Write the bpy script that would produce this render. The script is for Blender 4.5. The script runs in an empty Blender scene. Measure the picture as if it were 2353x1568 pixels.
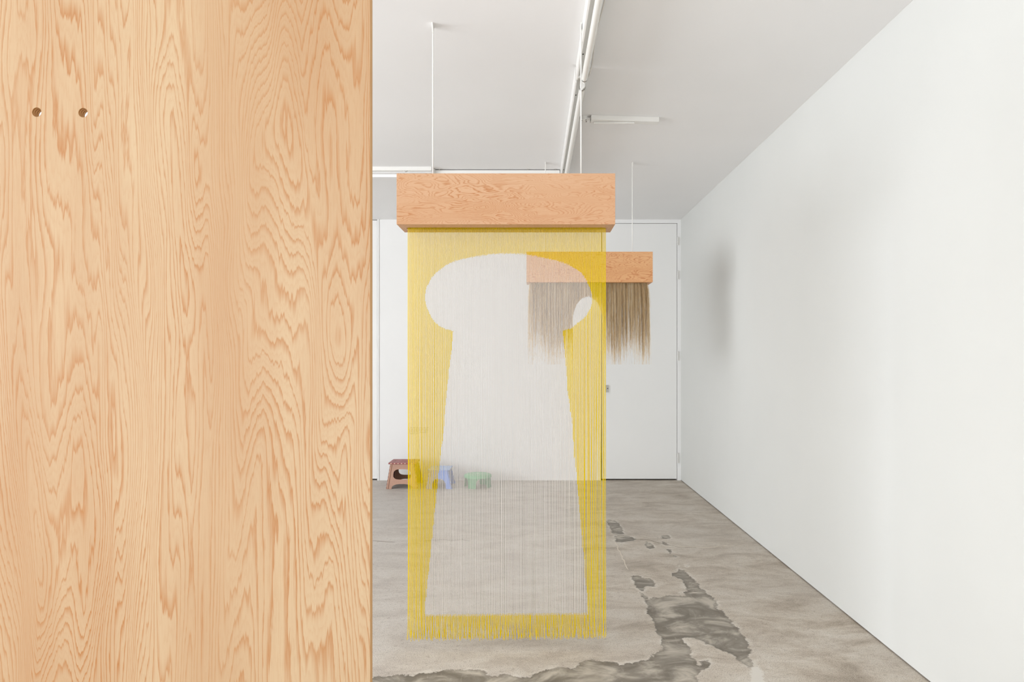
import bpy, math, random
import numpy as np
from mathutils import Vector
from mathutils.geometry import tessellate_polygon

random.seed(7)
rng = np.random.default_rng(11)
S = bpy.context.scene
COL = S.collection

# ---------------------------------------------------------------- camera
F = 1569.0           # focal length in pixels of the 2353 px wide frame
EYE = 1.45
VX, VY = 1223.5, 827.0
cam = bpy.data.cameras.new('camera')
cam.sensor_width = 36.0
cam.lens = 36.0 * F / 2353.0
cam.shift_x = (1176.5 - VX) / 2353.0
cam.shift_y = (VY - 784.0) / 2353.0
cam.clip_start = 0.05
cam_ob = bpy.data.objects.new('camera', cam)
cam_ob.location = (0, 0, EYE)
cam_ob.rotation_euler = (math.radians(90), 0, 0)
COL.objects.link(cam_ob)
S.camera = cam_ob

# ---------------------------------------------------------------- exposure, world, lights
S.view_settings.view_transform = 'Standard'
S.view_settings.look = 'None'
S.view_settings.gamma = 1.0
S.view_settings.use_curve_mapping = False
S.view_settings.exposure = 0.17
w = bpy.data.worlds.new('overcast'); S.world = w
w.use_nodes = True
w.node_tree.nodes['Background'].inputs[0].default_value = (0.85, 0.92, 1.0, 1)
w.node_tree.nodes['Background'].inputs[1].default_value = 1.0

def area(name, loc, rot, sx, sy, power, color):
    l = bpy.data.lights.new(name, 'AREA'); l.shape = 'RECTANGLE'
    l.size = sx; l.size_y = sy; l.energy = power; l.color = color
    o = bpy.data.objects.new(name, l); o.location = loc
    o.rotation_euler = [math.radians(a) for a in rot]
    COL.objects.link(o); return o
# daylight through the window band of the left wall and the storefront behind the camera
area('daylight_side', (-6.97, 0.7, 1.65), (0, -127, 0), 2.3, 6.6, 480, (0.90, 0.945, 1.0))
area('daylight_front', (-1.6, -3.97, 1.55), (118, 0, 0), 6.0, 2.7, 150, (0.95, 0.967, 1.0))

# ---------------------------------------------------------------- helpers
def lin(c):
    return tuple(((v/255.0)/12.92 if v/255.0 <= 0.04045 else ((v/255.0+0.055)/1.055)**2.4) for v in c) + (1.0,)

def wx(px, d): return (px - VX) * d / F
def wz(py, d): return EYE - (py - VY) * d / F
def floor_pt(px, py):
    d = EYE * F / (py - VY)
    return ((px - VX) * d / F, d)

ORG = {}
def link(o, parent=None, loc=(0, 0, 0)):
    COL.objects.link(o)
    po = ORG[parent] if parent is not None else Vector((0, 0, 0))
    o.location = Vector(loc) - po
    if parent is not None: o.parent = parent
    ORG[o] = Vector(loc)
    return o

def thing(name, label, cat, loc, group=None):
    o = bpy.data.objects.new(name, None)
    o.empty_display_size = 0.1
    link(o, None, loc)
    o['label'] = label; o['category'] = cat
    if group: o['group'] = group
    return o

class MB:
    def __init__(s): s.v = []; s.f = []; s.m = []
    def add(s, vs, fs, m=0):
        b = len(s.v); s.v += [tuple(p) for p in vs]
        for f in fs: s.f.append([b + i for i in f]); s.m.append(m)
    def box(s, x0, x1, y0, y1, z0, z1, m=0):
        s.add([(x0,y0,z0),(x1,y0,z0),(x1,y1,z0),(x0,y1,z0),(x0,y0,z1),(x1,y0,z1),(x1,y1,z1),(x0,y1,z1)],
              [(0,3,2,1),(4,5,6,7),(0,1,5,4),(1,2,6,5),(2,3,7,6),(3,0,4,7)], m)
    def hexa(s, p, m=0):     # 8 points, bottom ring then top ring
        s.add(p, [(0,3,2,1),(4,5,6,7),(0,1,5,4),(1,2,6,5),(2,3,7,6),(3,0,4,7)], m)
    def prism(s, poly, axis, a, b, m=0):   # 2D poly extruded along axis
        def P(q, t):
            if axis == 'x': return (t, q[0], q[1])
            if axis == 'y': return (q[0], t, q[1])
            return (q[0], q[1], t)
        n = len(poly)
        s.add([P(q, a) for q in poly] + [P(q, b) for q in poly],
              [tuple(range(n)), tuple(range(2*n-1, n-1, -1))] +
              [((i+1) % n, i, n+i, n+(i+1) % n) for i in range(n)], m)
    def tube(s, pts, r, n=8, m=0, caps=True):
        pts = [Vector(p) for p in pts]; base = len(s.v); rs = r if isinstance(r, (list, tuple)) else [r]*len(pts)
        for i, p in enumerate(pts):
            t = (pts[min(i+1, len(pts)-1)] - pts[max(i-1, 0)]).normalized()
            a = Vector((0, 0, 1)) if abs(t.z) < 0.9 else Vector((1, 0, 0))
            u = t.cross(a).normalized(); v = t.cross(u)
            for k in range(n):
                an = 2*math.pi*k/n
                s.v.append(tuple(p + u*math.cos(an)*rs[i] + v*math.sin(an)*rs[i]))
        for i in range(len(pts)-1):
            for k in range(n):
                s.f.append([base+i*n+k, base+i*n+(k+1) % n, base+(i+1)*n+(k+1) % n, base+(i+1)*n+k]); s.m.append(m)
        if caps:
            s.f.append([base+k for k in range(n)][::-1]); s.m.append(m)
            s.f.append([base+(len(pts)-1)*n+k for k in range(n)]); s.m.append(m)
    def lathe(s, prof, c, n=40, m=0):
        base = len(s.v)
        for r, z in prof:
            for k in range(n):
                a = 2*math.pi*k/n; s.v.append((c[0]+r*math.cos(a), c[1]+r*math.sin(a), c[2]+z))
        for i in range(len(prof)-1):
            for k in range(n):
                s.f.append([base+i*n+k, base+i*n+(k+1) % n, base+(i+1)*n+(k+1) % n, base+(i+1)*n+k]); s.m.append(m)
        s.f.append([base+k for k in range(n)][::-1]); s.m.append(m)
        s.f.append([base+(len(prof)-1)*n+k for k in range(n)]); s.m.append(m)
    def plate(s, loops, front, back, m=0, em=None):   # 2D loops (outer, holes...) mapped by two functions
        em = m if em is None else em
        tri = tessellate_polygon([[Vector((p[0], p[1], 0)) for p in l] for l in loops])
        flat = [p for l in loops for p in l]; n = len(flat); b = len(s.v)
        s.v += [tuple(front(p)) for p in flat] + [tuple(back(p)) for p in flat]
        for t in tri:
            s.f.append([b+i for i in t]); s.m.append(m)
            s.f.append([b+n+i for i in reversed(t)]); s.m.append(m)
        o = 0
        for l in loops:
            k = len(l)
            for i in range(k):
                j = (i+1) % k
                s.f.append([b+o+i, b+o+j, b+n+o+j, b+n+o+i]); s.m.append(em)
            o += k
    def build(s, name, mats, parent=None, loc=None, smooth=False, bevel=0):
        if loc is None: loc = ORG[parent] if parent is not None else Vector((0, 0, 0))
        loc = Vector(loc)
        me = bpy.data.meshes.new(name)
        me.from_pydata([tuple(Vector(p) - loc) for p in s.v], [], s.f)
        for mt in (mats if isinstance(mats, (list, tuple)) else [mats]): me.materials.append(mt)
        for p, mi in zip(me.polygons, s.m): p.material_index = mi
        import bmesh
        bm = bmesh.new(); bm.from_mesh(me); bmesh.ops.recalc_face_normals(bm, faces=bm.faces); bm.to_mesh(me); bm.free()
        if smooth:
            me.shade_smooth()
            me.set_sharp_from_angle(angle=math.radians(40))
        o = bpy.data.objects.new(name, me)
        link(o, parent, loc)
        if bevel:
            md = o.modifiers.new('bevel', 'BEVEL'); md.width = bevel; md.segments = 2; md.limit_method = 'ANGLE'
        return o

def struct(o, label=None):
    o['kind'] = 'structure'
    if label: o['label'] = label
    return o

# ---------------------------------------------------------------- materials
def mat(name, color=None, rough=0.6, spec=0.5, metal=0.0):
    m = bpy.data.materials.new(name); m.use_nodes = True
    b = m.node_tree.nodes['Principled BSDF']
    if color: b.inputs['Base Color'].default_value = lin(color)
    b.inputs['Roughness'].default_value = rough
    b.inputs['Specular IOR Level'].default_value = spec
    b.inputs['Metallic'].default_value = metal
    return m

class NT:
    def __init__(s, m): s.t = m.node_tree; s.b = s.t.nodes['Principled BSDF']
    def n(s, typ, **kw):
        x = s.t.nodes.new(typ)
        for k, v in kw.items(): setattr(x, k, v)
        return x
    def l(s, a, b): s.t.links.new(a, b)
    def val(s, sock, v):
        if hasattr(v, 'links') or isinstance(v, bpy.types.NodeSocket): s.l(v, sock)
        else: sock.default_value = v
    def math(s, op, a, b=0.0, c=0.0, clamp=False):
        x = s.n('ShaderNodeMath', operation=op, use_clamp=clamp)
        s.val(x.inputs[0], a); s.val(x.inputs[1], b)
        if op in ('MULTIPLY_ADD',): s.val(x.inputs[2], c)
        return x.outputs[0]
    def noise(s, vec, scale, detail=2, rough=0.5, dist=0.0, out=0):
        x = s.n('ShaderNodeTexNoise'); s.l(vec, x.inputs['Vector'])
        x.inputs['Scale'].default_value = scale; x.inputs['Detail'].default_value = detail
        x.inputs['Roughness'].default_value = rough; x.inputs['Distortion'].default_value = dist
        return x.outputs[out]
    def map(s, vec, loc=(0,0,0), scale=(1,1,1), rot=(0,0,0)):
        x = s.n('ShaderNodeMapping'); s.l(vec, x.inputs['Vector'])
        x.inputs['Location'].default_value = loc; x.inputs['Scale'].default_value = scale
        x.inputs['Rotation'].default_value = rot
        return x.outputs[0]
    def rng(s, v, a, b, c=0.0, d=1.0, smooth=False):
        x = s.n('ShaderNodeMapRange'); x.clamp = True
        if smooth: x.interpolation_type = 'SMOOTHSTEP'
        s.l(v, x.inputs[0])
        for i, q in zip((1,2,3,4), (a,b,c,d)): x.inputs[i].default_value = q
        return x.outputs[0]
    def ramp(s, v, stops):
        x = s.n('ShaderNodeValToRGB'); s.l(v, x.inputs[0]); e = x.color_ramp.elements
        while len(e) < len(stops): e.new(0.5)
        for q, (p, c) in zip(e, stops): q.position = p; q.color = c if len(c) == 4 else lin(c)
        return x.outputs[0]
    def mix(s, f, a, b, mode='MIX'):
        x = s.n('ShaderNodeMix', data_type='RGBA', blend_type=mode)
        s.val(x.inputs[0], f); s.val(x.inputs[6], a); s.val(x.inputs[7], b)
        return x.outputs[2]
    def bump(s, h, strength, dist=0.01):
        x = s.n('ShaderNodeBump'); s.l(h, x.inputs['Height'])
        x.inputs['Strength'].default_value = strength; x.inputs['Distance'].default_value = dist
        s.l(x.outputs[0], s.b.inputs['Normal'])
    def coord(s): return s.n('ShaderNodeTexCoord').outputs['Object']

def plaster(name, c, bump=0.15, rough=0.75):
    m = mat(name, c, rough, 0.3); t = NT(m); co = t.coord()
    n1 = t.noise(co, 0.7, 3); n2 = t.noise(co, 90, 2)
    t.l(t.ramp(n1, [(0.3, tuple(v-3 for v in c)), (0.7, tuple(v+2 for v in c))]), t.b.inputs['Base Color'])
    h = t.math('ADD', t.math('MULTIPLY', t.noise(t.map(co, scale=(1, 1, 0.35)), 1.6, 2), 6.0), t.math('MULTIPLY', n2, 0.03))
    t.bump(h, bump, 0.01)
    return m

def wood(name, grain, base, dark, seed, N=40.0, across=2.6, along=0.5, tint=None, jagf=120.0, jaga=0.5, mind=0.35, rough=0.5):
    """rotary-cut fir veneer: contour bands of a stretched height field. grain = axis index along the grain"""
    m = mat(name, base, rough, 0.35); t = NT(m); co = t.coord()
    def sv(a, b): return tuple(b if i == grain else a for i in range(3))
    p = t.map(co, loc=(seed*3.1, seed*1.7, seed*2.3), scale=sv(across, along))
    warp = t.noise(p, 1.3, 2, 0.5, out=1)
    vm = t.n('ShaderNodeVectorMath', operation='MULTIPLY_ADD')
    t.l(warp, vm.inputs[0]); vm.inputs[1].default_value = (0.7, 0.7, 0.7); t.l(p, vm.inputs[2])
    h = t.noise(vm.outputs[0], 1.0, 3.0, 0.5)
    jag = t.noise(t.map(co, loc=(seed, 0, 0), scale=sv(jagf, jagf*0.05)), 1.0, 3, 0.65)
    hh = t.math('ADD', t.math('MULTIPLY', h, N), t.math('MULTIPLY', jag, jaga))
    fr = t.math('FRACT', hh)
    # every ring has its own width of dark late wood
    ringid = t.n('ShaderNodeTexWhiteNoise', noise_dimensions='1D'); t.l(t.math('FLOOR', hh), ringid.inputs['W'])
    lo = t.math('MULTIPLY_ADD', ringid.outputs[0], 0.42, 0.36)
    band = t.math('DIVIDE', t.math('SUBTRACT', fr, lo), t.math('SUBTRACT', 0.90, lo), clamp=True)
    band = t.math('POWER', band, 1.25)
    band = t.math('MULTIPLY', band, t.rng(fr, 0.90, 1.0, 1, 0))
    strength = t.rng(t.noise(p, 1.6, 3, 0.6), 0.36, 0.62, mind, 1.0)
    band = t.math('MULTIPLY', band, strength)
    fr2 = t.math('FRACT', t.math('MULTIPLY', hh, 3.0))
    b2 = t.math('MULTIPLY', t.rng(fr2, 0.5, 0.95, 0, 1), 0.12)
    band = t.math('MAXIMUM', band, b2)
    fib = t.noise(t.map(co, scale=sv(420.0, 9.0)), 1.0, 2, 0.6)
    bl = t.noise(t.map(co, loc=(seed*0.7, seed, 1.3), scale=sv(3.2, 0.5)), 1.0, 3, 0.55)
    tb = tint or tuple(int(v*0.93) for v in base)
    bc = t.mix(t.rng(bl, 0.38, 0.62), lin(base), lin(tb))
    c = t.mix(band, bc, lin(dark))
    c = t.mix(t.rng(fib, 0.35, 0.75, 0.0, 0.12), c, lin(dark))
    t.l(c, t.b.inputs['Base Color'])
    t.bump(t.math('ADD', t.math('MULTIPLY', band, 0.3), t.math('MULTIPLY', fib, 0.2)), 0.05, 0.002)
    return m

def ply_edge(name, axis, thick, off):
    m = mat(name, (200, 160, 110), 0.65, 0.3); t = NT(m); co = t.coord()
    sp = t.n('ShaderNodeSeparateXYZ'); t.l(co, sp.inputs[0])
    v = t.math('FRACT', t.math('MULTIPLY', t.math('ADD', sp.outputs[axis], off), 3.5/thick))
    n = t.noise(t.map(co, scale=(30, 30, 4)), 1.0, 2)
    c = t.ramp(v, [(0.0, (222,178,124)), (0.42, (228,188,134)), (0.5, (140,94,52)), (0.58, (176,128,78)), (0.95, (182,134,84)), (1.0, (140,94,52))])
    c = t.mix(t.rng(n, 0.3, 0.7, 0, 0.35), c, lin((176,128,80)))
    t.l(c, t.b.inputs['Base Color'])
    return m

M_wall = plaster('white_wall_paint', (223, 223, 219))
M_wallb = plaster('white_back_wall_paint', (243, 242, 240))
M_ceil = plaster('white_ceiling_paint', (248, 247, 246), 0.05)
M_door = plaster('white_door_paint', (241, 240, 237), 0.03, 0.55)
M_white = mat('white_enamel', (238, 236, 231), 0.35)
M_tube = mat('frosted_lamp_tube', (240, 238, 232), 0.25)
M_wire = mat('white_cable', (225, 220, 212), 0.5)
M_dark = mat('dark_gap', (35, 32, 30), 0.8)
M_metal = mat('brushed_metal', (170, 168, 162), 0.35, 0.5, 0.9)
M_text = mat('grey_vinyl_lettering', (70, 72, 78), 0.6)
def fibre_mat(name, c, tl):
    m = mat(name, c, 0.9, 0.0); t = NT(m)
    tr = t.n('ShaderNodeBsdfTranslucent'); mx = t.n('ShaderNodeMixShader')
    tr.inputs[0].default_value = lin(c); mx.inputs[0].default_value = tl
    t.l(t.b.outputs[0], mx.inputs[1]); t.l(tr.outputs[0], mx.inputs[2])
    t.l(mx.outputs[0], t.t.nodes['Material Output'].inputs[0])
    return m
M_yel = fibre_mat('yellow_yarn', (255, 223, 0), 0.0)
M_whi = fibre_mat('off_white_yarn', (248, 241, 234), 0.0)
M_bead = mat('dark_rail', (60, 45, 30), 0.8)

# ---------------------------------------------------------------- floor with patched trench
D = 8.20
XR = wx(1564.7, D)
CEIL = EYE + 322.4 * D / F
XL, YB = -7.0, -4.0

patch_px = [
 [(1392.9,1198),(1400.4,1195.4),(1414,1196),(1420.8,1202),(1428.3,1213),(1434.4,1228),(1414,1229),(1405.8,1224),(1400.4,1210.3)],
 [(1413.3,1231.4),(1424.9,1229.6),(1435.8,1230),(1450.7,1234.8),(1462.3,1239.6),(1456,1242.3),(1430.3,1246.8),(1414,1245.4),(1416,1240)],
 [(1480,1244.3),(1487.4,1243.6),(1495.6,1249.8),(1502.4,1255.2),(1505.8,1259.3),(1495.6,1261.7),(1486,1259.3),(1480.6,1251)],
 [(1521.4,1244.3),(1529.6,1248.4),(1540.5,1254.5),(1529.6,1253.8),(1522.8,1249.8)],
 [(1516,1230),(1535,1230.7),(1543.2,1237.5),(1526.9,1238.4),(1507.8,1236.2),(1522.8,1234.8)],
 [(1528.2,1262),(1540.5,1263.4),(1545.2,1269.5),(1541.2,1272.2)],
 [(1547.3,1277),(1555.4,1280.4),(1551,1281.5)],
 [(1554.8,1296),(1558.8,1296.7),(1560.9,1301.4),(1556.8,1302.1)],
 [(1573.8,1298.7),(1581.3,1301.4),(1575.8,1303)],
 [(1449.7,1323.9),(1457.6,1322.4),(1469.2,1325.3),(1480,1329.7),(1496.7,1329),(1501,1336.2),(1506.8,1346.3),(1502.5,1349.2),(1485.1,1347),(1479.3,1352.1),(1482.2,1355.7),(1476.4,1359.3),(1469.2,1354.3),(1462,1347),(1456.2,1334.7)],
 [(1544.5,1318.1),(1557.5,1315.9),(1560.4,1308.7),(1570.5,1310.1),(1580.7,1318.8),(1590.8,1328.9),(1605.3,1344.9),(1621.2,1362.2),(1637.1,1373.8),(1645.8,1382.5),(1650.1,1390.5),(1645.8,1395.5),(1651.6,1402.8),(1660.3,1405.7),(1666,1415.8),(1677.6,1423),(1684.9,1434.6),(1697.9,1446.2),(1708,1459.2),(1715.3,1470.8),(1719.6,1483.8),(1725.4,1496.8),(1721,1507),(1729.7,1523),(1735.9,1531.4),(1723,1533),(1706.8,1526.6),(1690.7,1513.7),(1681,1503.2),(1658.4,1494.3),(1639,1484.6),(1624.5,1480.6),(1610,1471.7),(1593.8,1466.8),(1580.9,1464.4),(1567.2,1467.6),(1574.4,1475.7),(1583.3,1484.6),(1585.7,1497.5),(1593.8,1512),(1603.5,1529.8),(1612,1531),(1613,1521),(1626,1517),(1631.8,1523.4),(1626,1533),(1616.4,1539.5),(1606.7,1538),(1605.9,1547.6),(1601.9,1554),(1600.3,1568),(1602,1640),(840,1660),(820,1562),(856,1557.8),(911,1551.8),(951.9,1550.6),(1011.8,1544.6),(1047.8,1537.5),(1071.7,1539.8),(1107.7,1542),(1126.9,1551.8),(1155.6,1550.6),(1191.6,1554.2),(1215.5,1556.6),(1230,1549.4),(1258.7,1537.5),(1287.4,1535),(1323.4,1535),(1335.4,1523),(1359.3,1516.6),(1383.3,1517),(1420,1525.5),(1429,1527.4),(1443.6,1523.4),(1467.8,1521),(1485.6,1520),(1495.3,1508.8),(1509.8,1500.7),(1519.5,1491),(1524.4,1479.8),(1519.5,1470),(1509.8,1457),(1505,1442.6),(1501.7,1429.7),(1498,1420),(1489.5,1410),(1488.8,1395.5),(1483.7,1382.5),(1475.7,1373.8),(1470.7,1362.2),(1477.9,1365),(1490.9,1376.7),(1509.7,1373.8),(1532.9,1369.5),(1550.3,1370.2),(1573.4,1371),(1572,1363.7),(1564.7,1363),(1577.8,1357.9),(1572,1343.4),(1570.5,1334.7),(1561.8,1330.4),(1547.4,1323.2)],
]
white_px = [[(1722,1545),(1733,1533),(1741,1536),(1748,1545),(1757,1552),(1764,1580),(1740,1590),(1724,1575)]]

def sdf(P, polys):
    d = np.full(len(P), 1e9); inside = np.zeros(len(P), bool)
    for poly in polys:
        q = np.array([floor_pt(*p) for p in poly]); n = len(q); ins = np.zeros(len(P), bool)
        for i in range(n):
            a, b = q[i], q[(i+1) % n]; e = b - a; v = P - a
            t = np.clip((v @ e) / max(e @ e, 1e-12), 0, 1)
            d = np.minimum(d, np.hypot(*(v - t[:, None]*e).T))
            c = ((a[1] > P[:, 1]) != (b[1] > P[:, 1]))
            with np.errstate(divide='ignore', invalid='ignore'):
                xi = (b[0]-a[0])*(P[:, 1]-a[1])/(b[1]-a[1]) + a[0]
            ins ^= (c & (P[:, 0] < xi))
        inside |= ins
    return np.where(inside, -d, d)

xs = np.concatenate([np.arange(XL, -1.6, 0.4), np.arange(-1.6, XR-0.005, 0.014), [XR, XR+0.15]])
ys = np.concatenate([np.arange(YB, 2.5, 0.5), np.arange(2.5, 6.6, 0.014), np.arange(6.6, D, 0.2), [D+0.3]])
X, Y = np.meshgrid(xs, ys); P = np.stack([X.ravel(), Y.ravel()], 1)
nx, ny = len(xs), len(ys)
idx = np.arange(nx*ny).reshape(ny, nx)
quads = np.stack([idx[:-1, :-1], idx[:-1, 1:], idx[1:, 1:], idx[1:, :-1]], -1).reshape(-1, 4)
me = bpy.data.meshes.new('floor')
s1 = sdf(P, patch_px); s2 = sdf(P, white_px)
zz = -0.003 * np.clip(-s1/0.012, 0, 1) * (s1 < 0)       # the fill sits a little below the old slab
me.vertices.add(len(P)); me.vertices.foreach_set('co', np.column_stack([P, zz]).astype(np.float32).ravel())
me.loops.add(len(quads)*4); me.loops.foreach_set('vertex_index', quads.ravel().astype(np.int32))
me.polygons.add(len(quads)); me.polygons.foreach_set('loop_start', np.arange(0, len(quads)*4, 4, dtype=np.int32))
me.update(calc_edges=True)
for nm, dat in (('patch_sdf', s1), ('paint_sdf', s2)):
    a = me.attributes.new(nm, 'FLOAT', 'POINT'); a.data.foreach_set('value', np.clip(dat, -1, 1).astype(np.float32))
floor = bpy.data.objects.new('floor', me); link(floor); struct(floor, 'worn grey concrete floor with darker cement-filled trenches')

def concrete():
    m = mat('worn_concrete', (176, 165, 150), 0.6, 0.35); t = NT(m); co = t.coord()
    big = t.noise(t.map(co, scale=(0.5, 1.0, 1)), 1.0, 5, 0.6)
    mid = t.noise(t.map(co, loc=(3, 1, 0), scale=(1.8, 3.2, 1)), 1.5, 10, 0.72, 0.4)
    fine = t.noise(co, 38, 6, 0.75)
    grit = t.noise(co, 210, 3, 0.7)
    c = t.ramp(mid, [(0.32, (152,138,120)), (0.44, (184,170,153)), (0.51, (200,188,172)), (0.59, (211,201,187)), (0.72, (223,215,204))])
    c = t.mix(t.rng(big, 0.35, 0.7, 0, 0.55), c, lin((196,188,178)))
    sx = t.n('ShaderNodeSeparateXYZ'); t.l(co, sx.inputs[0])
    c = t.mix(t.rng(sx.outputs[0], -1.6, 0.9, 0.55, 0.0), c, lin((208,203,200)))  # side daylight painted into the slab: paler and cooler towards the left
    c = t.mix(t.rng(fine, 0.46, 0.28, 0, 0.6), c, lin((132,118,101)))
    c = t.mix(t.rng(grit, 0.45, 0.36, 0, 0.75), c, lin((105,94,82)))
    c = t.mix(t.rng(grit, 0.57, 0.67, 0, 0.7), c, lin((226,220,210)))
    # stone chips
    v = t.n('ShaderNodeTexVoronoi'); t.l(co, v.inputs['Vector']); v.inputs['Scale'].default_value = 34
    sel = t.n('ShaderNodeSeparateColor'); t.l(v.outputs['Color'], sel.inputs[0])
    spot = t.math('MULTIPLY', t.rng(v.outputs['Distance'], 0.05, 0.12, 1, 0), t.rng(sel.outputs[0], 0.86, 0.88))
    c = t.mix(t.math('MULTIPLY', spot, 0.7), c, lin((96,84,72)))
    spot2 = t.math('MULTIPLY', t.rng(v.outputs['Distance'], 0.05, 0.1, 1, 0), t.rng(sel.outputs[1], 0.9, 0.91))
    c = t.mix(t.math('MULTIPLY', spot2, 0.8), c, lin((232,228,220)))
    # patches
    at = t.n('ShaderNodeAttribute', attribute_name='patch_sdf').outputs['Fac']
    ed = t.noise(co, 13, 8, 0.74)
    sd = t.math('ADD', at, t.math('MULTIPLY', t.math('SUBTRACT', ed, 0.5), 0.11))
    mask = t.rng(sd, -0.003, 0.003, 1, 0)
    sw = t.noise(t.map(co, loc=(2, 5, 0), scale=(2.2, 3.6, 1)), 1.6, 5, 0.6, 1.6)
    pc = t.ramp(sw, [(0.36, (120,112,100)), (0.47, (141,133,121)), (0.54, (166,157,144)), (0.64, (194,185,171))])
    scr = t.noise(t.map(co, scale=(14, 5, 1), rot=(0, 0, 0.7)), 2.0, 3, 0.6, 1.2)
    pc = t.mix(t.rng(scr, 0.6, 0.72, 0, 0.4), pc, lin((182,173,160)))
    pc = t.mix(t.rng(t.math('MULTIPLY', sd, -1), 0.0, 0.025, 0.55, 0), pc, lin((108,100,89)))
    rim = t.math('MULTIPLY', t.rng(sd, 0.002, 0.03, 1, 0), t.rng(t.noise(co, 9, 3), 0.45, 0.58))
    c = t.mix(t.math('MULTIPLY', rim, 0.8), c, lin((220,213,202)))
    c = t.mix(mask, c, pc)
    at2 = t.n('ShaderNodeAttribute', attribute_name='paint_sdf').outputs['Fac']
    sd2 = t.math('ADD', at2, t.math('MULTIPLY', t.math('SUBTRACT', ed, 0.5), 0.12))
    c = t.mix(t.rng(sd2, -0.004, 0.004, 1, 0), c, lin((218,212,202)))
    t.l(c, t.b.inputs['Base Color'])
    h = t.math('ADD', t.math('MULTIPLY', fine, 0.5), t.math('MULTIPLY', grit, 0.35))
    h = t.math('MULTIPLY', h, t.math('MULTIPLY_ADD', mask, -0.7, 1.0))
    t.bump(t.math('ADD', h, t.math('MULTIPLY', mask, -0.6)), 0.35, 0.004)
    t.l(t.math('MULTIPLY_ADD', mask, -0.1, 0.6), t.b.inputs['Roughness'])
    return m
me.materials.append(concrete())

def ribbon(name, pts_px, width, m, parent=floor, z=0.0012):
    mb = MB(); q = [Vector(floor_pt(*p)) for p in pts_px]; pts = []
    for i in range(len(q)-1):
        k = max(2, int((q[i+1]-q[i]).length/0.03))
        for j in range(k): pts.append(q[i].lerp(q[i+1], j/k))
    pts.append(q[-1]); vs = []
    for i, p in enumerate(pts):
        t = (pts[min(i+1, len(pts)-1)] - pts[max(i-1, 0)]).normalized(); nrm = Vector((-t.y, t.x))
        off = nrm * random.uniform(-1, 1) * width*0.6
        wd = width * random.uniform(0.35, 1.0) * (0.3 if i in (0, len(pts)-1) else 1)
        a = p + off + nrm*wd/2; b = p + off - nrm*wd/2
        vs += [(a.x, a.y, 0.0), (b.x, b.y, 0.0), (a.x, a.y, z), (b.x, b.y, z)]
    fs = []
    for i in range(len(pts)-1):
        a = 4*i; b = a+4
        fs += [(a+2, a+3, b+3, b+2), (a, a+2, b+2, b), (a+3, a+1, b+1, b+3)]
    mb.add(vs, fs); return mb.build(name, m, parent)
M_fill = mat('pale_crack_filler', (218, 208, 192), 0.8)
M_crk = mat('dark_crack', (120, 108, 94), 0.9)
ribbon('crack_filler', [(1600,1257),(1622,1259),(1640,1257.5),(1652,1255)], 0.011, M_fill)
ribbon('crack_filler', [(1662,1254.5),(1675,1255.5),(1688,1255.3)], 0.012, M_fill)
ribbon('crack_filler', [(1522,1255),(1560,1256.5),(1600,1257)], 0.005, M_fill)
ribbon('crack_filler', [(1414,1246),(1424,1270),(1436,1294),(1444,1310)], 0.009, M_fill)
ribbon('floor_crack', [(857,1243.5),(880,1245),(908,1247)], 0.006, M_crk)
ribbon('floor_crack', [(975,1243),(1012,1240.5),(1040,1242.5),(1062,1241),(1080,1244)], 0.008, M_crk)
ribbon('floor_crack', [(1462,1239.8),(1490,1241),(1512,1248),(1560,1258),(1600,1258.5)], 0.004, M_crk)

# ---------------------------------------------------------------- room shell
T = 0.15
b = MB(); b.box(XL-T, XR+T, YB-T, D+0.35, CEIL, CEIL+0.12); struct(b.build('ceiling', M_ceil), 'white painted ceiling')
b = MB(); b.box(XR, XR+T, YB-T, D+0.3, 0.007, CEIL); struct(b.build('wall_right', M_wall), 'long bare white wall on the right')
# back wall with two door openings
d1a, d1b, d1t = -2.80, wx(866.8, D), CEIL-0.004
d2a, d2b, d2t = wx(1381.5, D), wx(1556.5, D), wz(513.0, D)
b = MB()
b.box(XL-T, d1a, D, D+T, 0, CEIL); b.box(d1b, d2a, D, D+T, 0.0, CEIL)
b.box(d2b, XR, D, D+T, 0.0, CEIL); b.box(d2a, d2b, D, D+T, d2t, CEIL)
b.box(XL-T, XR, D+T, D+T+0.1, 0, CEIL)
struct(b.build('wall_back', M_wallb), 'white wall at the far end of the room')
# left wall with a window band, rear wall with a storefront opening
b = MB()
b.box(XL-T, XL, YB-T, D+T, 0, 0.5); b.box(XL-T, XL, YB-T, D+T, 2.8, CEIL)
for y0, y1 in ((YB-T, -2.7), (-0.5, -0.3), (1.7, 1.9), (4.1, D+T)): b.box(XL-T, XL, y0, y1, 0.5, 2.8)
struct(b.build('wall_left', M_wall), 'white wall with large windows on the left')
b = MB()
b.box(XL-T, XR+T, YB-T, YB, 0, 0.2); b.box(XL-T, XR+T, YB-T, YB, 2.9, CEIL)
for x0, x1 in ((XL-T, -4.6), (-1.75, -1.45), (1.4, XR+T)): b.box(x0, x1, YB-T, YB, 0.2, 2.9)
struct(b.build('wall_front', M_wall), 'white street-side wall with storefront windows')
n = 0
for y0, y1 in ((-2.7, -0.5), (-0.3, 1.7), (1.9, 4.1)):
    n += 1; b = MB()
    b.box(XL-0.12, XL-0.06, y0, y0+0.05, 0.5, 2.8); b.box(XL-0.12, XL-0.06, y1-0.05, y1, 0.5, 2.8)
    b.box(XL-0.12, XL-0.06, y0+0.05, y1-0.05, 0.5, 0.55); b.box(XL-0.12, XL-0.06, y0+0.05, y1-0.05, 2.75, 2.8)
    struct(b.build('window_%d' % n, M_white), 'white framed side window')
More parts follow.
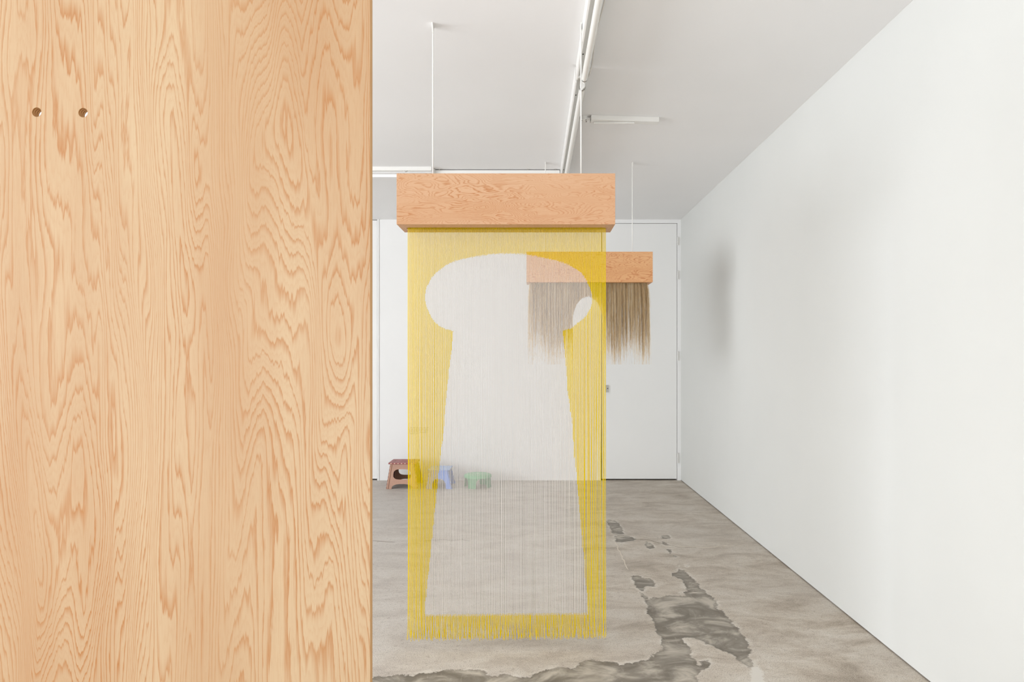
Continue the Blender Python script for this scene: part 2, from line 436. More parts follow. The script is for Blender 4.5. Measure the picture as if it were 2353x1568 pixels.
for x0, x1 in ((-4.6, -1.75), (-1.45, 1.4)):
    n += 1; b = MB()
    b.box(x0, x0+0.05, YB-0.12, YB-0.06, 0.2, 2.9); b.box(x1-0.05, x1, YB-0.12, YB-0.06, 0.2, 2.9)
    b.box(x0+0.05, x1-0.05, YB-0.12, YB-0.06, 0.2, 0.25); b.box(x0+0.05, x1-0.05, YB-0.12, YB-0.06, 2.85, 2.9)
    struct(b.build('window_%d' % n, M_white), 'white framed storefront window')

# doors
def door(name, x0, x1, top, gaps, label, yoff, hinges):
    gl, gr, gt, gb = gaps
    b = MB(); b.box(x0+gl, x1-gr, D+yoff, D+yoff+0.045, gb, top-gt)
    o = struct(b.build(name, M_door, bevel=0.0015), label)
    b = MB(); b.box(x0+0.001, x1-0.001, D+0.10, D+0.148, 0.001, top-0.001); b.build('gap_shade_backing', M_dark, o)  # added dark backing sheet, its colour stands in for shade in the door gaps
    return o
dl = door('door_1', d1a, d1b, d1t, (0.006, 0.005, 0.004, 0.017), 'white flush door at the left end of the back wall', 0.012, [])
dr = door('door_2', d2a, d2b, d2t, (0.009, 0.0045, 0.0045, 0.017), 'tall white flush door in the right corner of the back wall', 0.006, [])
for y0, y1 in ((545.5, 563.5), (623, 642), (808.5, 829), (1041, 1064)):
    b = MB(); za, zb = wz(y1, D), wz(y0, D); xh = wx(1557.2, D)
    for k in range(5):
        z0 = za + (zb-za)*k/5; z1 = za + (zb-za)*(k+1)/5 - 0.0015
        b.tube([(xh, D-0.009, z0), (xh, D-0.009, z1)], 0.0085, 10)
    b.tube([(xh, D-0.009, zb), (xh, D-0.009, zb+0.008)], [0.006, 0.003], 10)
    b.box(xh, xh+0.022, D-0.004, D, za, zb)
    b.build('hinge', M_white, dr, smooth=True)
b = MB(); b.box(wx(1389, D), wx(1400.5, D), D-0.002, D+0.008, wz(904.5, D), wz(883.5, D)); b.build('lock_plate', M_door, dr)
b = MB(); b.box(wx(1391, D), wx(1398.3, D), D-0.006, D+0.002, wz(902, D), wz(885.5, D))
lk = b.build('lock', M_metal, dr, bevel=0.002)
b = MB(); b.tube([(wx(1396.3, D), D-0.012, wz(893, D)), (wx(1396.3, D), D-0.005, wz(893, D))], 0.006, 12); b.build('keyhole', M_dark, lk)
# door casing: thin strip between door_1 and the wall
b = MB(); b.box(wx(868.4, D), wx(871.2, D), D-0.010, D, 0.0, CEIL); struct(b.build('trim_1', M_door, bevel=0.001), 'narrow white casing beside the left door')

# ceiling trim across the room on the left
b = MB()
zt = CEIL; xe_ = wx(992, 6.0)
b.box(XL, xe_, 6.0, 6.06, zt-0.040, zt); b.box(XL, xe_, 6.06, 6.115, zt-0.063, zt)
b.box(XL, xe_, 6.115, 6.14, zt-0.030, zt)
struct(b.build('trim_2', M_ceil), 'stepped white moulding crossing the ceiling')

# ---------------------------------------------------------------- ceiling fixtures
def lamp_run(name, label, y0, y1, x_off=0.0, tube=True, group=None):
    t = thing(name, label, 'ceiling light', (0.275+x_off, (y0+y1)/2, CEIL), group)
    X0 = 0.2486 + x_off
    b = MB()   # channel: C profile with a turned lip on the left
    b.prism([(X0, CEIL), (X0, CEIL-0.085), (X0+0.0095, CEIL-0.088), (X0+0.0095, CEIL-0.066), (X0+0.030, CEIL-0.060),
             (X0+0.060, CEIL-0.060), (X0+0.060, CEIL)], 'y', y0, y1)
    b.build('channel', M_white, t, bevel=0.001)
    xt, zt_, r = X0+0.0445, CEIL-0.099, 0.0178
    for ye, dr_ in ((y0+0.03, 1), (y1-0.03, -1)):
        b = MB(); b.prism([(xt-0.014, CEIL-0.06), (xt+0.014, CEIL-0.06), (xt+0.014, CEIL-0.105), (xt, CEIL-0.118), (xt-0.014, CEIL-0.105)], 'y', ye-0.011, ye+0.011)
        b.build('lamp_holder', M_white, t, bevel=0.001)
    b = MB(); b.tube([(xt, y0+0.05, zt_), (xt, y1-0.05, zt_)], r, 20); o = b.build('lamp_tube', M_tube, t, smooth=True)
    for ye in (y0+0.045, y1-0.055):
        b = MB(); b.tube([(xt, ye, zt_), (xt, ye+0.012, zt_)], r+0.0008, 20); b.build('end_cap', M_metal, o, smooth=True)
    for yy in (y0+0.25, y1-0.28):
        b = MB(); b.tube([(X0+0.020, yy, CEIL-0.0665), (X0+0.020, yy, CEIL-0.062)], 0.0035, 8); b.build('screw', M_dark, t)
    return t
lamp_run('tube_light', 'nearer white fluorescent batten of the ceiling run, unlit tube', 1.40, 3.90)
lamp_run('tube_light', 'farther white fluorescent batten of the ceiling run, behind the nearer one', 3.93, 6.10, -0.003)
# black bracket slot and clip where the two battens meet
b = MB(); b.box(0.2465, 0.2515, 3.41, 3.44, CEIL-0.030, CEIL-0.002)
o = b.build('ceiling_clip', M_dark); o['label'] = 'small dark clip between the rod and the ceiling lamp run'; o['category'] = 'clip'
b = MB()
pts = []
for i in range(40):
    y = 1.5 + i*0.064
    pts.append((0.330 + 0.006*math.sin(i*0.55) + (0.010 if 16 < i < 22 else 0), y, CEIL-0.012-0.006*(1+math.sin(i*0.4+1))))
pts.append((0.318, 4.12, CEIL-0.006))
b.tube(pts, 0.0042, 8)
o = b.build('power_cable', M_wire, smooth=True); o['label'] = 'loose white cable running along the right of the nearer ceiling lamp'; o['category'] = 'cable'
b = MB(); pts = [(0.322+0.004*math.sin(i*0.7), 4.2+i*0.07, CEIL-0.010-0.004*math.sin(i*0.5)) for i in range(25)]
b.tube(pts, 0.0038, 8)
o = b.build('power_cable', M_wire, smooth=True); o['label'] = 'white cable along the right of the farther ceiling lamp'; o['category'] = 'cable'

# short crosswise batten on the right of the run
t = thing('ceiling_batten', 'short white crosswise batten on the ceiling right of the lamp run', 'ceiling light', (0.64, 4.72, CEIL))
xa, xb = wx(1358.5, 4.69), wx(1515, 4.73)
b = MB(); b.hexa([(xa,4.69,CEIL-0.034),(xb,4.735,CEIL-0.034),(xb,4.80,CEIL-0.034),(xa,4.755,CEIL-0.034),
                  (xa,4.69,CEIL),(xb,4.735,CEIL),(xb,4.80,CEIL),(xa,4.755,CEIL)]); b.build('channel', M_white, t, bevel=0.002)
b = MB(); b.box(xa+0.02, xb-0.17, 4.735, 4.765, CEIL-0.044, CEIL-0.034); b.build('cover_rail', M_white, t, bevel=0.004)
b = MB(); b.box(xa-0.004, xa, 4.70, 4.75, CEIL-0.036, CEIL-0.010); b.build('end_plate', M_metal, t)
t = thing('junction_box', 'small white junction box on the ceiling beside the crosswise batten', 'junction box', (0.35, 4.72, CEIL))
b = MB(); b.lathe([(0.03, 0), (0.03, -0.022), (0.026, -0.026)][::-1], (wx(1343, 4.7), 4.74, CEIL), 20); b.build('cover', M_white, t, smooth=True)
b = MB(); b.tube([(wx(1350, 4.7), 4.73, CEIL-0.012), (xa-0.004, 4.73, CEIL-0.012)], 0.008, 10); b.build('conduit', M_white, t, smooth=True)
for dx, dy in ((-0.017, -0.012), (0.016, 0.012), (0.012, -0.02)):
    b = MB(); b.tube([(wx(1343, 4.7)+dx, 4.74+dy, CEIL-0.029), (wx(1343, 4.7)+dx, 4.74+dy, CEIL-0.025)], 0.0035, 8); b.build('screw', M_dark, t)

# long crosswise batten left of the run, and its neighbour further left
t = thing('ceiling_batten', 'long white crosswise batten left of the lamp run, above the yellow curtain box', 'ceiling light', (-0.3, 5.9, CEIL))
q0, q1 = wx(1001, 6.035), wx(1286, 6.035)
b = MB(); b.box(q0, q1, 6.035, 6.11, CEIL-0.075, CEIL-0.007); b.build('channel', M_white, t, bevel=0.002)
e0 = wx(996, 6.0)
b = MB(); b.hexa([(e0,6.0,CEIL-0.06),(q0,6.03,CEIL-0.075),(q0,6.11,CEIL-0.075),(e0,6.10,CEIL-0.06),
                  (e0,6.0,CEIL-0.001),(q0,6.03,CEIL-0.007),(q0,6.11,CEIL-0.007),(e0,6.10,CEIL-0.001)]); b.build('end_plate', M_white, t)
for px in (1010, 1213, 1276):
    b = MB(); b.box(wx(px, 6.05)-0.006, wx(px, 6.05)+0.006, 6.032, 6.06, CEIL-0.010, CEIL); b.build('mount', M_metal, t)
b = MB(); b.box(q0, q1, 6.05, 6.11, CEIL-0.007, CEIL); b.build('shadow_strip', M_dark, t)  # dark strip painted in as the shadow between batten and ceiling
t = thing('ceiling_batten', 'white crosswise batten at the far left of the ceiling, beside the plywood edge', 'ceiling light', (-1.9, 5.96, CEIL))
b = MB(); b.box(-3.0, wx(992, 5.95), 5.945, 5.995, CEIL-0.036, CEIL); b.build('channel', M_white, t, bevel=0.004)
b = MB(); pts = [(wx(932, 5.95)+0.014*math.cos(a), 5.95, CEIL-0.034+0.014*math.sin(a)*1.0) for a in [math.pi + math.pi*i/10 for i in range(11)]]
b.tube(pts, 0.0022, 6); b.build('hook', M_metal, t)

# ---------------------------------------------------------------- plywood boxes hung from rods
M_pan = wood('fir_plywood_upright', 2, (186, 160, 126), (163, 108, 57), 1.0, N=84, across=3.3, along=0.40, tint=(173, 139, 103), jagf=150, jaga=1.3, mind=0.45)
M_box1 = wood('fir_plywood_lengthwise', 0, (219, 179, 144), (190, 124, 72), 4.2, N=58, across=6.5, along=1.7, tint=(213, 168, 130), jagf=170, jaga=1.2)
M_box2 = wood('fir_plywood_knotty', 0, (226, 176, 127), (186, 106, 54), 8.6, N=34, across=7.0, along=2.2, tint=(219, 165, 116), jagf=130, jaga=1.0)
M_edge = ply_edge('plywood_edge', 1, 0.018, 0.0)

def strands(name, paths, r, m, parent):
    """many thin three-sided threads as one mesh"""
    groups = {}
    for p in paths: groups.setdefault(len(p), []).append(p)
    V, Q, base = [], [], 0
    po = np.array(ORG[parent])
    for n_, ps in groups.items():
        A = np.array(ps) - po                          # k,n,3
        k = A.shape[0]; rr = r if np.isscalar(r) else r
        ang = np.array([math.pi/2, math.pi/2+2*math.pi/3, math.pi/2+4*math.pi/3])
        off = np.stack([np.cos(ang), -np.sin(ang), np.zeros(3)], 1) * rr
        taper = np.ones(n_)
        vv = A[:, :, None, :] + off[None, None, :, :]*taper[None, :, None, None]
        ids = base + np.arange(k*n_*3).reshape(k, n_, 3)
        for s_ in range(3):
            s2_ = (s_+1) % 3
            Q.append(np.stack([ids[:, :-1, s_], ids[:, :-1, s2_], ids[:, 1:, s2_], ids[:, 1:, s_]], -1).reshape(-1, 4))
        V.append(vv.reshape(-1, 3)); base += k*n_*3
    V = np.concatenate(V).astype(np.float32); Q = np.concatenate(Q).astype(np.int32)
    me = bpy.data.meshes.new(name)
    me.vertices.add(len(V)); me.vertices.foreach_set('co', V.ravel())
    me.loops.add(len(Q)*4); me.loops.foreach_set('vertex_index', Q.ravel())
    me.polygons.add(len(Q)); me.polygons.foreach_set('loop_start', np.arange(0, len(Q)*4, 4, dtype=np.int32))
    me.update(calc_edges=True); me.shade_smooth(); me.materials.append(m)
    o = bpy.data.objects.new(name, me); link(o, parent, ORG[parent]); o['kind'] = 'stuff'
    return o

def hung_box(t, x0, x1, y0, z0, z1, dep, slot, rods, m):
    th = 0.018; y1 = y0+dep; s0, s1, sx0, sx1 = slot
    b = MB(); b.box(x0, x1, y0, y0+th, z0, z1); b.build('front_panel', m, t, bevel=0.0006)
    b = MB(); b.box(x0, x1, y1-th, y1, z0, z1); b.build('back_panel', m, t, bevel=0.0006)
    for a, c in ((x0, x0+th), (x1-th, x1)):
        b = MB(); b.box(a, c, y0+th, y1-th, z0, z1); b.build('end_panel', m, t, bevel=0.0006)
    b = MB(); b.box(x0+th, x1-th, y0+th, y1-th, z1-th, z1); b.build('top_panel', m, t)
    # bottom panel with the long round-ended slot the fibres come out of
    ym = (s0+s1)/2; r = (s1-s0)/2; hole = []
    for i in range(9):
        a = math.pi/2 + math.pi*i/8; hole.append((sx0+r+r*math.cos(a), ym+r*math.sin(a)))
    for i in range(9):
        a = -math.pi/2 + math.pi*i/8; hole.append((sx1-r+r*math.cos(a), ym+r*math.sin(a)))
    outer = [(x0+th, y0+th), (x1-th, y0+th), (x1-th, y1-th), (x0+th, y1-th)]
    b = MB(); b.plate([outer, hole], lambda p: (p[0], p[1], z0), lambda p: (p[0], p[1], z0+th)); b.build('bottom_panel', m, t)
    b = MB(); b.box(sx0+0.01, sx1-0.01, ym-0.006, ym+0.006, z0+0.045, z0+0.07); b.build('hanging_bar', M_bead, t)
    for i, (xr, yr) in enumerate(rods):
        b = MB(); b.tube([(xr, yr, z1), (xr, yr, CEIL-0.004)], 0.0036, 10); o = b.build('hanging_rod', M_white, t, smooth=True)
        b = MB(); b.add([(xr-0.003, yr-0.03, CEIL), (xr-0.003, yr+0.03, CEIL), (xr-0.003, yr+0.004, CEIL-0.042), (xr-0.003, yr-0.006, CEIL-0.042),
                         (xr+0.003, yr-0.03, CEIL), (xr+0.003, yr+0.03, CEIL), (xr+0.003, yr+0.004, CEIL-0.042), (xr+0.003, yr-0.006, CEIL-0.042)],
                        [(0,3,2,1),(4,5,6,7),(0,1,5,4),(1,2,6,5),(2,3,7,6),(3,0,4,7)]); b.build('ceiling_bracket', M_white, o)
        b = MB(); b.tube([(xr, yr, z1), (xr, yr, z1+0.008)], 0.009, 12); b.build('rod_nut', M_metal, o)

# yellow curtain
Y1 = 3.314; DEP = 0.211; YC = 3.42
t1 = thing('yarn_hanging', 'plywood box hung from two rods with a long yellow and off-white yarn curtain', 'artwork', (-0.129, YC, wz(515.7, Y1)))
hung_box(t1, wx(911.3, Y1), wx(1413.6, Y1), Y1, wz(515.7, Y1), wz(398.5, Y1), DEP, (3.395, 3.446, wx(934, YC), wx(1393.2, YC)),
         [(wx(993.7, YC), YC+0.016), (wx(1335.6, YC), YC+0.016)], M_box1)

top_x = [976,980,990,1000,1011,1027.6,1046.7,1068.7,1086,1105,1127,1149,1180,1208,1252.7,1277,1301,1325.5,1337.5,1349.7,1356,1359.4,1361]
top_y = [684,660,642,629,620,608,600,594,591,588,584.7,583,583,584.5,593.5,598.7,606,619.7,629,648.8,665,675,684]
lo_lx = [976,980,990,1000,1012,1025,1041]; lo_ly = [684,705,728,742,751,757,761]
lo_rx = [1293,1313,1325.4,1337.5,1349.7,1358,1361]; lo_ry = [760,755,744,735.5,722,704,684]
st_lx = [975,983,992,1000.4,1010,1018.8,1027,1032.6,1038,1041]; st_ly = [1414,1330,1245,1160,1070,993,898,842,802,761]
st_rx = [1293,1298.5,1302.5,1307.8,1313,1317.4,1320.5,1324.8,1338,1352]; st_ry = [760,809,880,926,960,1010,1050,1090,1245,1410]
def cuts(px):
    """pixel heights, down the thread, at which the dye changes (starts yellow)"""
    out = []
    bot = 1415 - 4*(px-975)/380
    if 976 < px < 1361:
        out.append(float(np.interp(px, top_x, top_y)))
        if px < 1041:
            out.append(float(np.interp(px, lo_lx, lo_ly)))
            out.append(float(np.interp(px, st_lx, st_ly))); out.append(bot)
        elif px > 1293:
            out.append(float(np.interp(px, lo_rx, lo_ry)))
            if px < 1352: out.append(float(np.interp(px, st_rx, st_ry))); out.append(bot)
        else: out.append(bot)
    return out
yellow, white = [], []
NT_ = 143; xa, xb = wx(937.6, YC), wx(1391.6, YC)
ztop = wz(515.7, Y1)+0.05
for layer, yy in ((0, 3.408), (1, 3.433)):
    for i in range(NT_):
        px0 = 937.6 + (1391.6-937.6)*(i + 0.5*layer*0.9)/(NT_-1+0.5)
        x0 = wx(px0, YC)*yy/YC
        zend = wz(1469.5 - 5*(px0-937)/455 + random.uniform(-3.5, 3.5), YC)
        px_ = px0 + random.uniform(-0.8, 0.8)
        cs = [wz(c + random.uniform(-1.2, 1.2), YC) for c in cuts(px_)]
        kick = random.gauss(0, 0.0048); kick = max(-0.011, min(0.011, kick))
        right = max(0.0, (px0-1290)/100.0); left = max(0.0, (1000-px0)/60.0)
        wob = random.gauss(0, 0.0006 + 0.0011*right + 0.0004*left); ph = random.uniform(0, 6.28); fq = random.uniform(3, 6)
        drift = random.gauss(0, 0.0007 + 0.0013*right)
        zk = zend + random.uniform(0.08, 0.16)
        ky = random.uniform(-0.004, 0.004)
        zs = sorted(set([ztop, 2.09] + [round(2.09 - 0.14*k, 4) for k in range(1, 13) if 2.09-0.14*k > zend+0.2]
                        + cs + [zend + (zk+0.05-zend)*q for q in (0, 0.12, 0.25, 0.4, 0.55, 0.7, 0.85, 1.0)]), reverse=True)
        pts = []
        for z in zs:
            f = (2.1 - z)/2.05; x = x0 + drift*f + wob*math.sin(fq*z+ph)*max(0, f)
            q = max(0.0, (zk - z)/(zk - zend)); x += kick*q*q*(1 if layer else -1)*1.0 + 0.0008*math.sin(40*z+ph)*min(1, q*3)
            y = yy + ky*q*q
            if z > 2.1: y = yy + (3.42-yy)*0.4*(z-2.1)/0.05
            pts.append((x, y, z))
        col = 0; cur = []
        for p, z in zip(pts, zs):
            cur.append(p)
            if z in cs:
                (white if col else yellow).append(cur); cur = [p]; col ^= 1
        (white if col else yellow).append(cur)
yellow = [p for p in yellow if len(p) > 1]; white = [p for p in white if len(p) > 1]
o = strands('yellow_yarn', yellow, 0.00128, M_yel, t1); o['label'] = 'yellow dyed yarn'
o = strands('white_yarn', white, 0.00088, M_whi, t1); o['label'] = 'undyed off-white yarn in a mushroom shape'

# hair hanging
Y2 = 5.735; YH = 5.84
t2 = thing('hair_hanging', 'farther plywood box hung near the back wall with grey-brown horsehair fringe', 'artwork', (0.481, YH, wz(648.6, Y2)))
hung_box(t2, wx(1210.3, Y2), wx(1499.9, Y2), Y2, wz(648.6, Y2), wz(578.6, Y2), DEP, (5.80, 5.875, wx(1217, YH), wx(1488, YH)),
         [(wx(1253.2, YH), YH), (wx(1453, YH), YH)], M_box2)
def hairmat():
    m = fibre_mat('grey_brown_hair', (170, 150, 120), 0.0); t = NT(m)
    trn = [n for n in m.node_tree.nodes if n.type == 'BSDF_TRANSLUCENT'][0]
    co = t.coord()
    lock = t.noise(t.map(co, scale=(60, 25, 1.2)), 1.0, 3, 0.6)
    fibre = t.noise(t.map(co, scale=(700, 300, 3)), 1.0, 1)
    v = t.math('ADD', t.math('MULTIPLY', lock, 0.62), t.math('MULTIPLY', fibre, 0.38))
    rc = t.ramp(v, [(0.3, (152,120,80)), (0.43, (216,184,138)), (0.55, (246,222,182)), (0.7, (255,243,218))])
    t.l(rc, t.b.inputs['Base Color']); t.l(rc, trn.inputs[0])
    return m
M_hair = hairmat()
hair = []
NH = 8200
hz = wz(648.6, Y2)+0.01
for i in range(NH):
    u = random.random(); px0 = 1217.5 + (1486-1217.5)*u
    # length profile, with an arched gap in the middle right
    full = 790 + 14*math.sin(px0*0.09) + random.gauss(0, 26)
    if random.random() < 0.55: full -= random.uniform(10, 115)
    full = min(full, 838)
    end = full
    if 1316 < px0 < 1385:
        a = (px0-1350.5)/34.5
        arch = 682 + 58*(1-math.sqrt(max(0, 1-a*a)))
        end = min(end, arch + random.uniform(-3.0, 0.8))
    y0_ = 5.805 + 0.065*random.random()
    x0_ = wx(px0, YH)
    L = hz - wz(end, YH)
    if L < 0.02: continue
    edge = (u-0.5)*2
    fl = 0.022*edge**5 * (1 if u > 0.5 else 0.6)
    clump = 0.006*math.sin(px0*0.7 + 1.3*math.sin(px0*0.21)) + random.gauss(0, 0.0035)
    curl = random.gauss(0, 0.006 if full > 780 else 0.002); ph = random.uniform(0, 6.28)
    if 1312 < px0 < 1389: clump *= 0.25; curl *= 0.2
    yk = random.gauss(0, 0.012)
    pts = []
    nseg = 8
    for k in range(nseg+1):
        q = k/nseg
        x = x0_ + fl*min(1, q*2.2)**0.7*(1 if True else 0) + clump*q + curl*math.sin(ph+6*q)*q*q
        pts.append((x, y0_ + yk*q, hz - L*q))
    hair.append(pts)
o = strands('horsehair', hair, 0.00036, M_hair, t2); o['label'] = 'grey-brown hair with an arched gap'

# ---------------------------------------------------------------- foreground plywood panel
PY = 1.25; xr_ = wx(850.5, PY); th = 0.018
t3 = thing('plywood_panel', 'tall fir plywood sheet with two drilled holes standing close at the left', 'panel', (xr_-0.61, PY+th/2, 0))
outer = [(xr_-1.22, 0.0), (xr_, 0.0), (xr_, 2.44), (xr_-1.22, 2.44)]
holes = []
for hx, hy in ((84.3, 257.8), (190.8, 259.0)):
    cx, cz, r = wx(hx, PY), wz(hy, PY), 10.9*PY/F
    holes.append([(cx + r*math.cos(-2*math.pi*k/28), cz + r*math.sin(-2*math.pi*k/28)) for k in range(28)])
b = MB(); b.plate([outer] + holes, lambda p: (p[0], PY, p[1]), lambda p: (p[0], PY+th, p[1]), 0, 1)
b.build('sheet', [M_pan, M_edge], t3)

# ---------------------------------------------------------------- step stools by the back wall
def pl(c, name, rough=0.45): return mat(name, c, rough, 0.5)
def arch(x0, x1, zb, h, n=14, flat=0.35):
    """opening cut up from the bottom edge, listed left to right"""
    out = []
    for i in range(n+1):
        a = math.pi - math.pi*i/n
        cx = (x0+x1)/2; ux = math.cos(a); uz = math.sin(a)
        out.append((cx + (x1-x0)/2*(abs(ux)**0.8)*(1 if ux > 0 else -1), zb + h*(uz**0.7 if uz > 0 else 0)))
    return out
def folding_stool(name, label, xb0, xb1, xt0, xt1, yb0, yt0, yt1, yb1, h, seat_t, hole, archp, mleg, mseat, mdark, cut_n):
    t = thing(name, label, 'stool', ((xb0+xb1)/2, (yb0+yb1)/2, 0))
    hb = h - seat_t; tk = 0.008
    def mapper(side, off):
        # (s,z) with s in metres from the panel centre at floor level, leaning with height
        def f(p):
            q = p[1]/hb; xc = (xb0+xb1)/2*(1-q) + (xt0+xt1)/2*q
            y = (yb0*(1-q) + yt0*q) if side == 0 else (yb1*(1-q) + yt1*q)
            return (xc + p[0], y + (off if side == 0 else -off), p[1])
        return f
    wb, wt = (xb1-xb0)/2, (xt1-xt0)/2 - 0.006
    for side, nm in ((0, 'front_panel'), (1, 'back_panel')):
        lo = arch(-archp[0], archp[0], 0.0, archp[1])
        outer = [(-wb, 0)] + lo + [(wb, 0), (wt, hb), (-wt, hb)]
        loops = [outer]
        if hole:
            hw, hz0, hz1 = hole; zc = (hz0+hz1)/2; hh = (hz1-hz0)/2
            loops.append([(hw*(abs(math.cos(a))**0.55)*(1 if math.cos(a) > 0 else -1)*(1-0.06*math.sin(a)), zc + hh*(abs(math.sin(a))**0.75)*(1 if math.sin(a) > 0 else -1))
                          for a in [-2*math.pi*k/28 for k in range(28)]])
        b = MB(); b.plate(loops, mapper(side, 0), mapper(side, tk)); b.build(nm, mleg, t, bevel=0.0008)
        # rounded corner columns with dark hinge slots on the outer face
        for sgn in (-1, 1):
            m0, m1 = mapper(side, 0.002), mapper(side, 0.002)
            b = MB(); b.tube([m0((sgn*(wb-0.018), 0.0)), m1((sgn*(wt-0.015), hb-0.006))], 0.0105, 10)
            b.build('corner_column', mleg, t, smooth=True)
            b = MB()
            for k in range(cut_n):
                za = hb*(k+0.15)/cut_n; zc_ = hb*(k+0.6)/cut_n; pts = []
                for zq in (za, zc_):
                    q = zq/hb; ww = wb*(1-q) + wt*q
                    p = mapper(side, -0.0012)((sgn*(ww-0.0035), zq)); pts.append(p)
                (xa_, ya_, z1_), (xb_, yb_, z2_) = pts; e = 0.0022; s_ = -1 if side == 0 else 1
                b.hexa([(xa_-e, ya_, z1_), (xa_+e, ya_, z1_), (xa_+e, ya_-s_*0.004, z1_), (xa_-e, ya_-s_*0.004, z1_),
                        (xb_-e, yb_, z2_), (xb_+e, yb_, z2_), (xb_+e, yb_-s_*0.004, z2_), (xb_-e, yb_-s_*0.004, z2_)])
            b.build('hinge_slots', mdark, t)
    # folding side walls, each of two leaves folded slightly inward
    for sgn in (-1, 1):
        xo_b = xb0 if sgn < 0 else xb1; xo_t = xt0+0.006 if sgn < 0 else xt1-0.006
        zl = hb*0.12; ql = zl/hb
        b = MB()
        for yA, yB in ((0, 0.5), (0.5, 1)):
            def pt(yf, z, inn):
                q = z/hb; x = xo_b*(1-q) + xo_t*q; y0_ = yb0*(1-q)+yt0*q+0.006; y1_ = yb1*(1-q)+yt1*q-0.006
                fold = 0.030*(1-abs(yf-0.5)*2)
                return (x - sgn*(fold + inn + 0.006), y0_ + (y1_-y0_)*yf, z)
            b.hexa([pt(yA, zl, 0), pt(yB, zl, 0), pt(yB, zl, 0.006), pt(yA, zl, 0.006), pt(yA, hb-0.012, 0), pt(yB, hb-0.012, 0), pt(yB, hb-0.012, 0.006), pt(yA, hb-0.012, 0.006)])
        b.build('side_wall', mdark, t)
    # seat in two folding halves with finger slots and grip bars
    ym = (yt0+yt1)/2; fr = 0.010
    for k, (ya, yb_) in enumerate(((yt0-fr, ym-0.002), (ym+0.002, yt1+fr))):
        x0_, x1_ = xt0-0.012, xt1+0.012
        cx = (x0_+x1_)/2; sy = ya + (yb_-ya)*(0.55 if k == 0 else 0.45); hw = 0.045
        hole_ = [(cx-hw, sy-0.010), (cx-hw, sy+0.010), (cx+hw, sy+0.010), (cx+hw, sy-0.010)]
        outer = [(x0_, ya), (x1_, ya), (x1_, yb_), (x0_, yb_)]
        b = MB(); b.plate([outer, hole_], lambda p: (p[0], p[1], h), lambda p: (p[0], p[1], h-seat_t)); b.build('seat_half', mseat, t, bevel=0.0015)
    return t, (xt0, xt1, yt0, yt1)

M_br = pl((205, 158, 136), 'tan_plastic'); M_bt = pl((158, 92, 90), 'brick_red_plastic'); M_bd = pl((110, 60, 52), 'dark_brown_plastic')
def dimple(m, c):
    t = NT(m); co = t.coord(); v = t.n('ShaderNodeTexVoronoi'); t.l(t.map(co, scale=(1, 0.2, 1)), v.inputs['Vector']); v.inputs['Scale'].default_value = 90
    v.inputs['Randomness'].default_value = 0.15
    t.l(t.mix(t.rng(v.outputs['Distance'], 0.1, 0.5), lin(c), lin(tuple(int(q*0.88) for q in c))), t.b.inputs['Base Color'])
    t.bump(v.outputs['Distance'], 0.4, 0.002)
dimple(M_br, (203, 156, 131))
FB = 7.65
st, ext = folding_stool('folding_stool', 'tan folding step stool with a brick-red top beside the plywood sheet', wx(886.8, FB), wx(961, FB), wx(895.2, 7.70), wx(953.5, 7.70),
              FB, 7.70, 7.97, 8.02, 0.288, 0.017, (0.100, 0.102, 0.216), (0.118, 0.054), M_br, M_bt, M_bd, 7)
b = MB()
for i in range(7):
    x = ext[0] + 0.012 + (ext[1]-ext[0]-0.03)*i/6.5
    b.box(x, x+0.013, ext[2]-0.0125, ext[2]-0.009, 0.288-0.0125, 0.288-0.004)
b.build('edge_studs', pl((232, 205, 180), 'cream_plastic'), st)
b = MB()
for j, yy in enumerate((7.745, 7.80, 7.87, 7.93)):
    for i in range(4):
        x = ext[0] + 0.025 + (ext[1]-ext[0]-0.05)*(i+0.1*(j % 2))/3.6
        if abs(x-(ext[0]+ext[1])/2+0.01) < 0.07 and j in (0, 1, 2, 3): continue
        b.box(x, x+0.018, yy-0.004, yy+0.004, 0.288, 0.2895)
b.build('grip_bars', M_bd, st)

M_bl = pl((96, 142, 220), 'sky_blue_plastic'); M_blt = pl((144, 184, 236), 'pale_blue_plastic'); M_bld = pl((72, 104, 170), 'deep_blue_plastic')
st, ext = folding_stool('folding_stool', 'small sky-blue folding step stool between the tan stool and the green stool', wx(978.3, FB), wx(1038.8, FB), wx(985.5, 7.69), wx(1030.8, 7.69),
              FB, 7.69, 7.96, 8.01, 0.213, 0.010, None, (0.077, 0.112), M_bl, M_blt, M_bld, 5)
b = MB()
for i in range(9):
    x = ext[0] - 0.004 + (ext[1]-ext[0])*i/8.2
    b.box(x, x+0.006, ext[2]-0.0125, ext[2]-0.009, 0.213-0.008, 0.213-0.003)
b.build('edge_slots', M_bld, st)

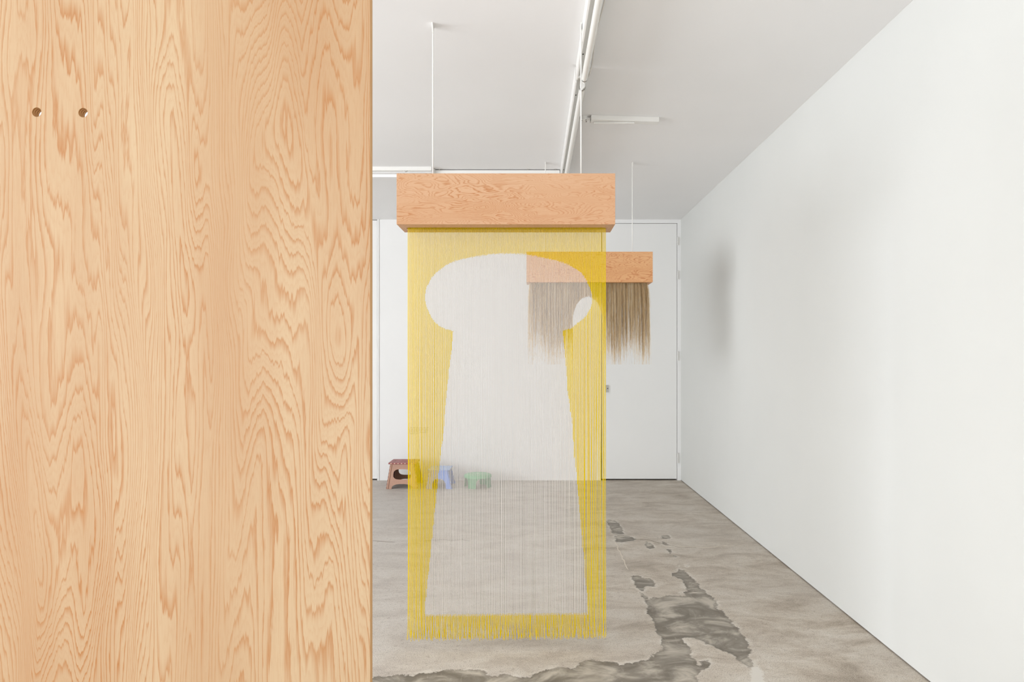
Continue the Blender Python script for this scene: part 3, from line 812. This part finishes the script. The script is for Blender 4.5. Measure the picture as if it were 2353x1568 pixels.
# round green stool with four curved slab legs
GC = (wx(1097.8, 7.80), 7.80); GR = 0.158
M_gr = pl((78, 150, 102), 'leaf_green_plastic'); M_grt = pl((108, 182, 132), 'pale_green_plastic')
t = thing('round_stool', 'low round green plastic stool, rightmost of the three stools', 'stool', (GC[0], GC[1], 0))
b = MB(); b.lathe([(GR-0.006, 0.112), (GR, 0.114), (GR, 0.128), (GR-0.006, 0.139), (GR-0.024, 0.147), (GR-0.06, 0.150), (0.02, 0.152), (0.001, 0.152)], (GC[0], GC[1], 0), 56)
b.build('seat', M_grt, t, smooth=True)
for k, a0 in enumerate((-112, -22, 68, 158)):
    mb = MB(); a1, hw = math.radians(a0), math.radians(19); n_ = 10; ring = []
    for z, rr, ww in ((0.0, GR-0.004, 0.92), (0.05, GR-0.007, 1.0), (0.085, GR-0.008, 1.12), (0.113, GR-0.009, 1.9)):
        for r in (rr, rr-0.010):
            for i in range(n_+1):
                a = a1 + hw*ww*(i/n_*2-1); ring.append((GC[0]+r*math.cos(a), GC[1]+r*math.sin(a), z))
    st_ = 2*(n_+1); fs = []
    for L in range(3):
        b0 = L*st_; b1 = b0+st_
        for i in range(n_):
            fs.append((b0+i, b0+i+1, b1+i+1, b1+i)); fs.append((b0+n_+1+i+1, b0+n_+1+i, b1+n_+1+i, b1+n_+1+i+1))
        fs.append((b0, b1, b1+n_+1, b0+n_+1)); fs.append((b0+n_, b0+2*n_+1, b1+2*n_+1, b1+n_))
    for i in range(n_):
        fs.append((i+1, i, n_+1+i, n_+2+i)); q = 3*st_; fs.append((q+i, q+i+1, q+n_+2+i, q+n_+1+i))
    mb.add(ring, fs); mb.build('leg', M_gr, t, smooth=True)
b = MB(); b.lathe([(0.016, 0.152), (0.016, 0.1535), (0.012, 0.154)], (GC[0], GC[1], 0), 20); b.build('centre_button', pl((190, 232, 200), 'light_green_plastic'), t, smooth=True)

# ---------------------------------------------------------------- wall text (too small to read) behind the curtain
t = thing('wall_text', 'small block of fine grey wall lettering seen through the yellow yarn', 'lettering', (-1.38, D, 0.6))
rr = random.Random(3)
for r_, py in enumerate((983.3, 986.2, 989.0, 991.8, 994.6, 997.4)):
    b = MB(); x = wx(938.8, D); xe = wx((980.5, 980, 978.5, 979, 979.5, 965.5)[r_], D); z = wz(py, D)
    while x < xe:
        wlen = rr.randint(2, 8)
        for k in range(wlen):
            h_ = rr.choice((0.0032, 0.0032, 0.0045)); b.box(x, x+0.0018, D-0.0008, D, z-0.0016, z-0.0016+h_)
            b.box(x, x+0.003, D-0.0008, D, z-0.0016, z-0.0008)
            x += 0.0042
        x += 0.004
    b.build('text_line', M_text, t)

for o in bpy.data.objects:
    if o.name.split('.')[0] in ('hinge_slots', 'edge_studs', 'grip_bars', 'edge_slots', 'text_line'): o['kind'] = 'stuff'
for o in bpy.data.objects:
    if o.parent is None:
        k = o.name.split('.')[0]
        g = {'folding_stool': 'plastic stools along the back wall', 'round_stool': 'plastic stools along the back wall',
             'tube_light': 'fluorescent battens of the ceiling run', 'ceiling_batten': 'crosswise white ceiling battens',
             'power_cable': 'white cables beside the ceiling run',
             'yarn_hanging': 'hung plywood box artworks', 'hair_hanging': 'hung plywood box artworks'}.get(k)
        if g: o['group'] = g
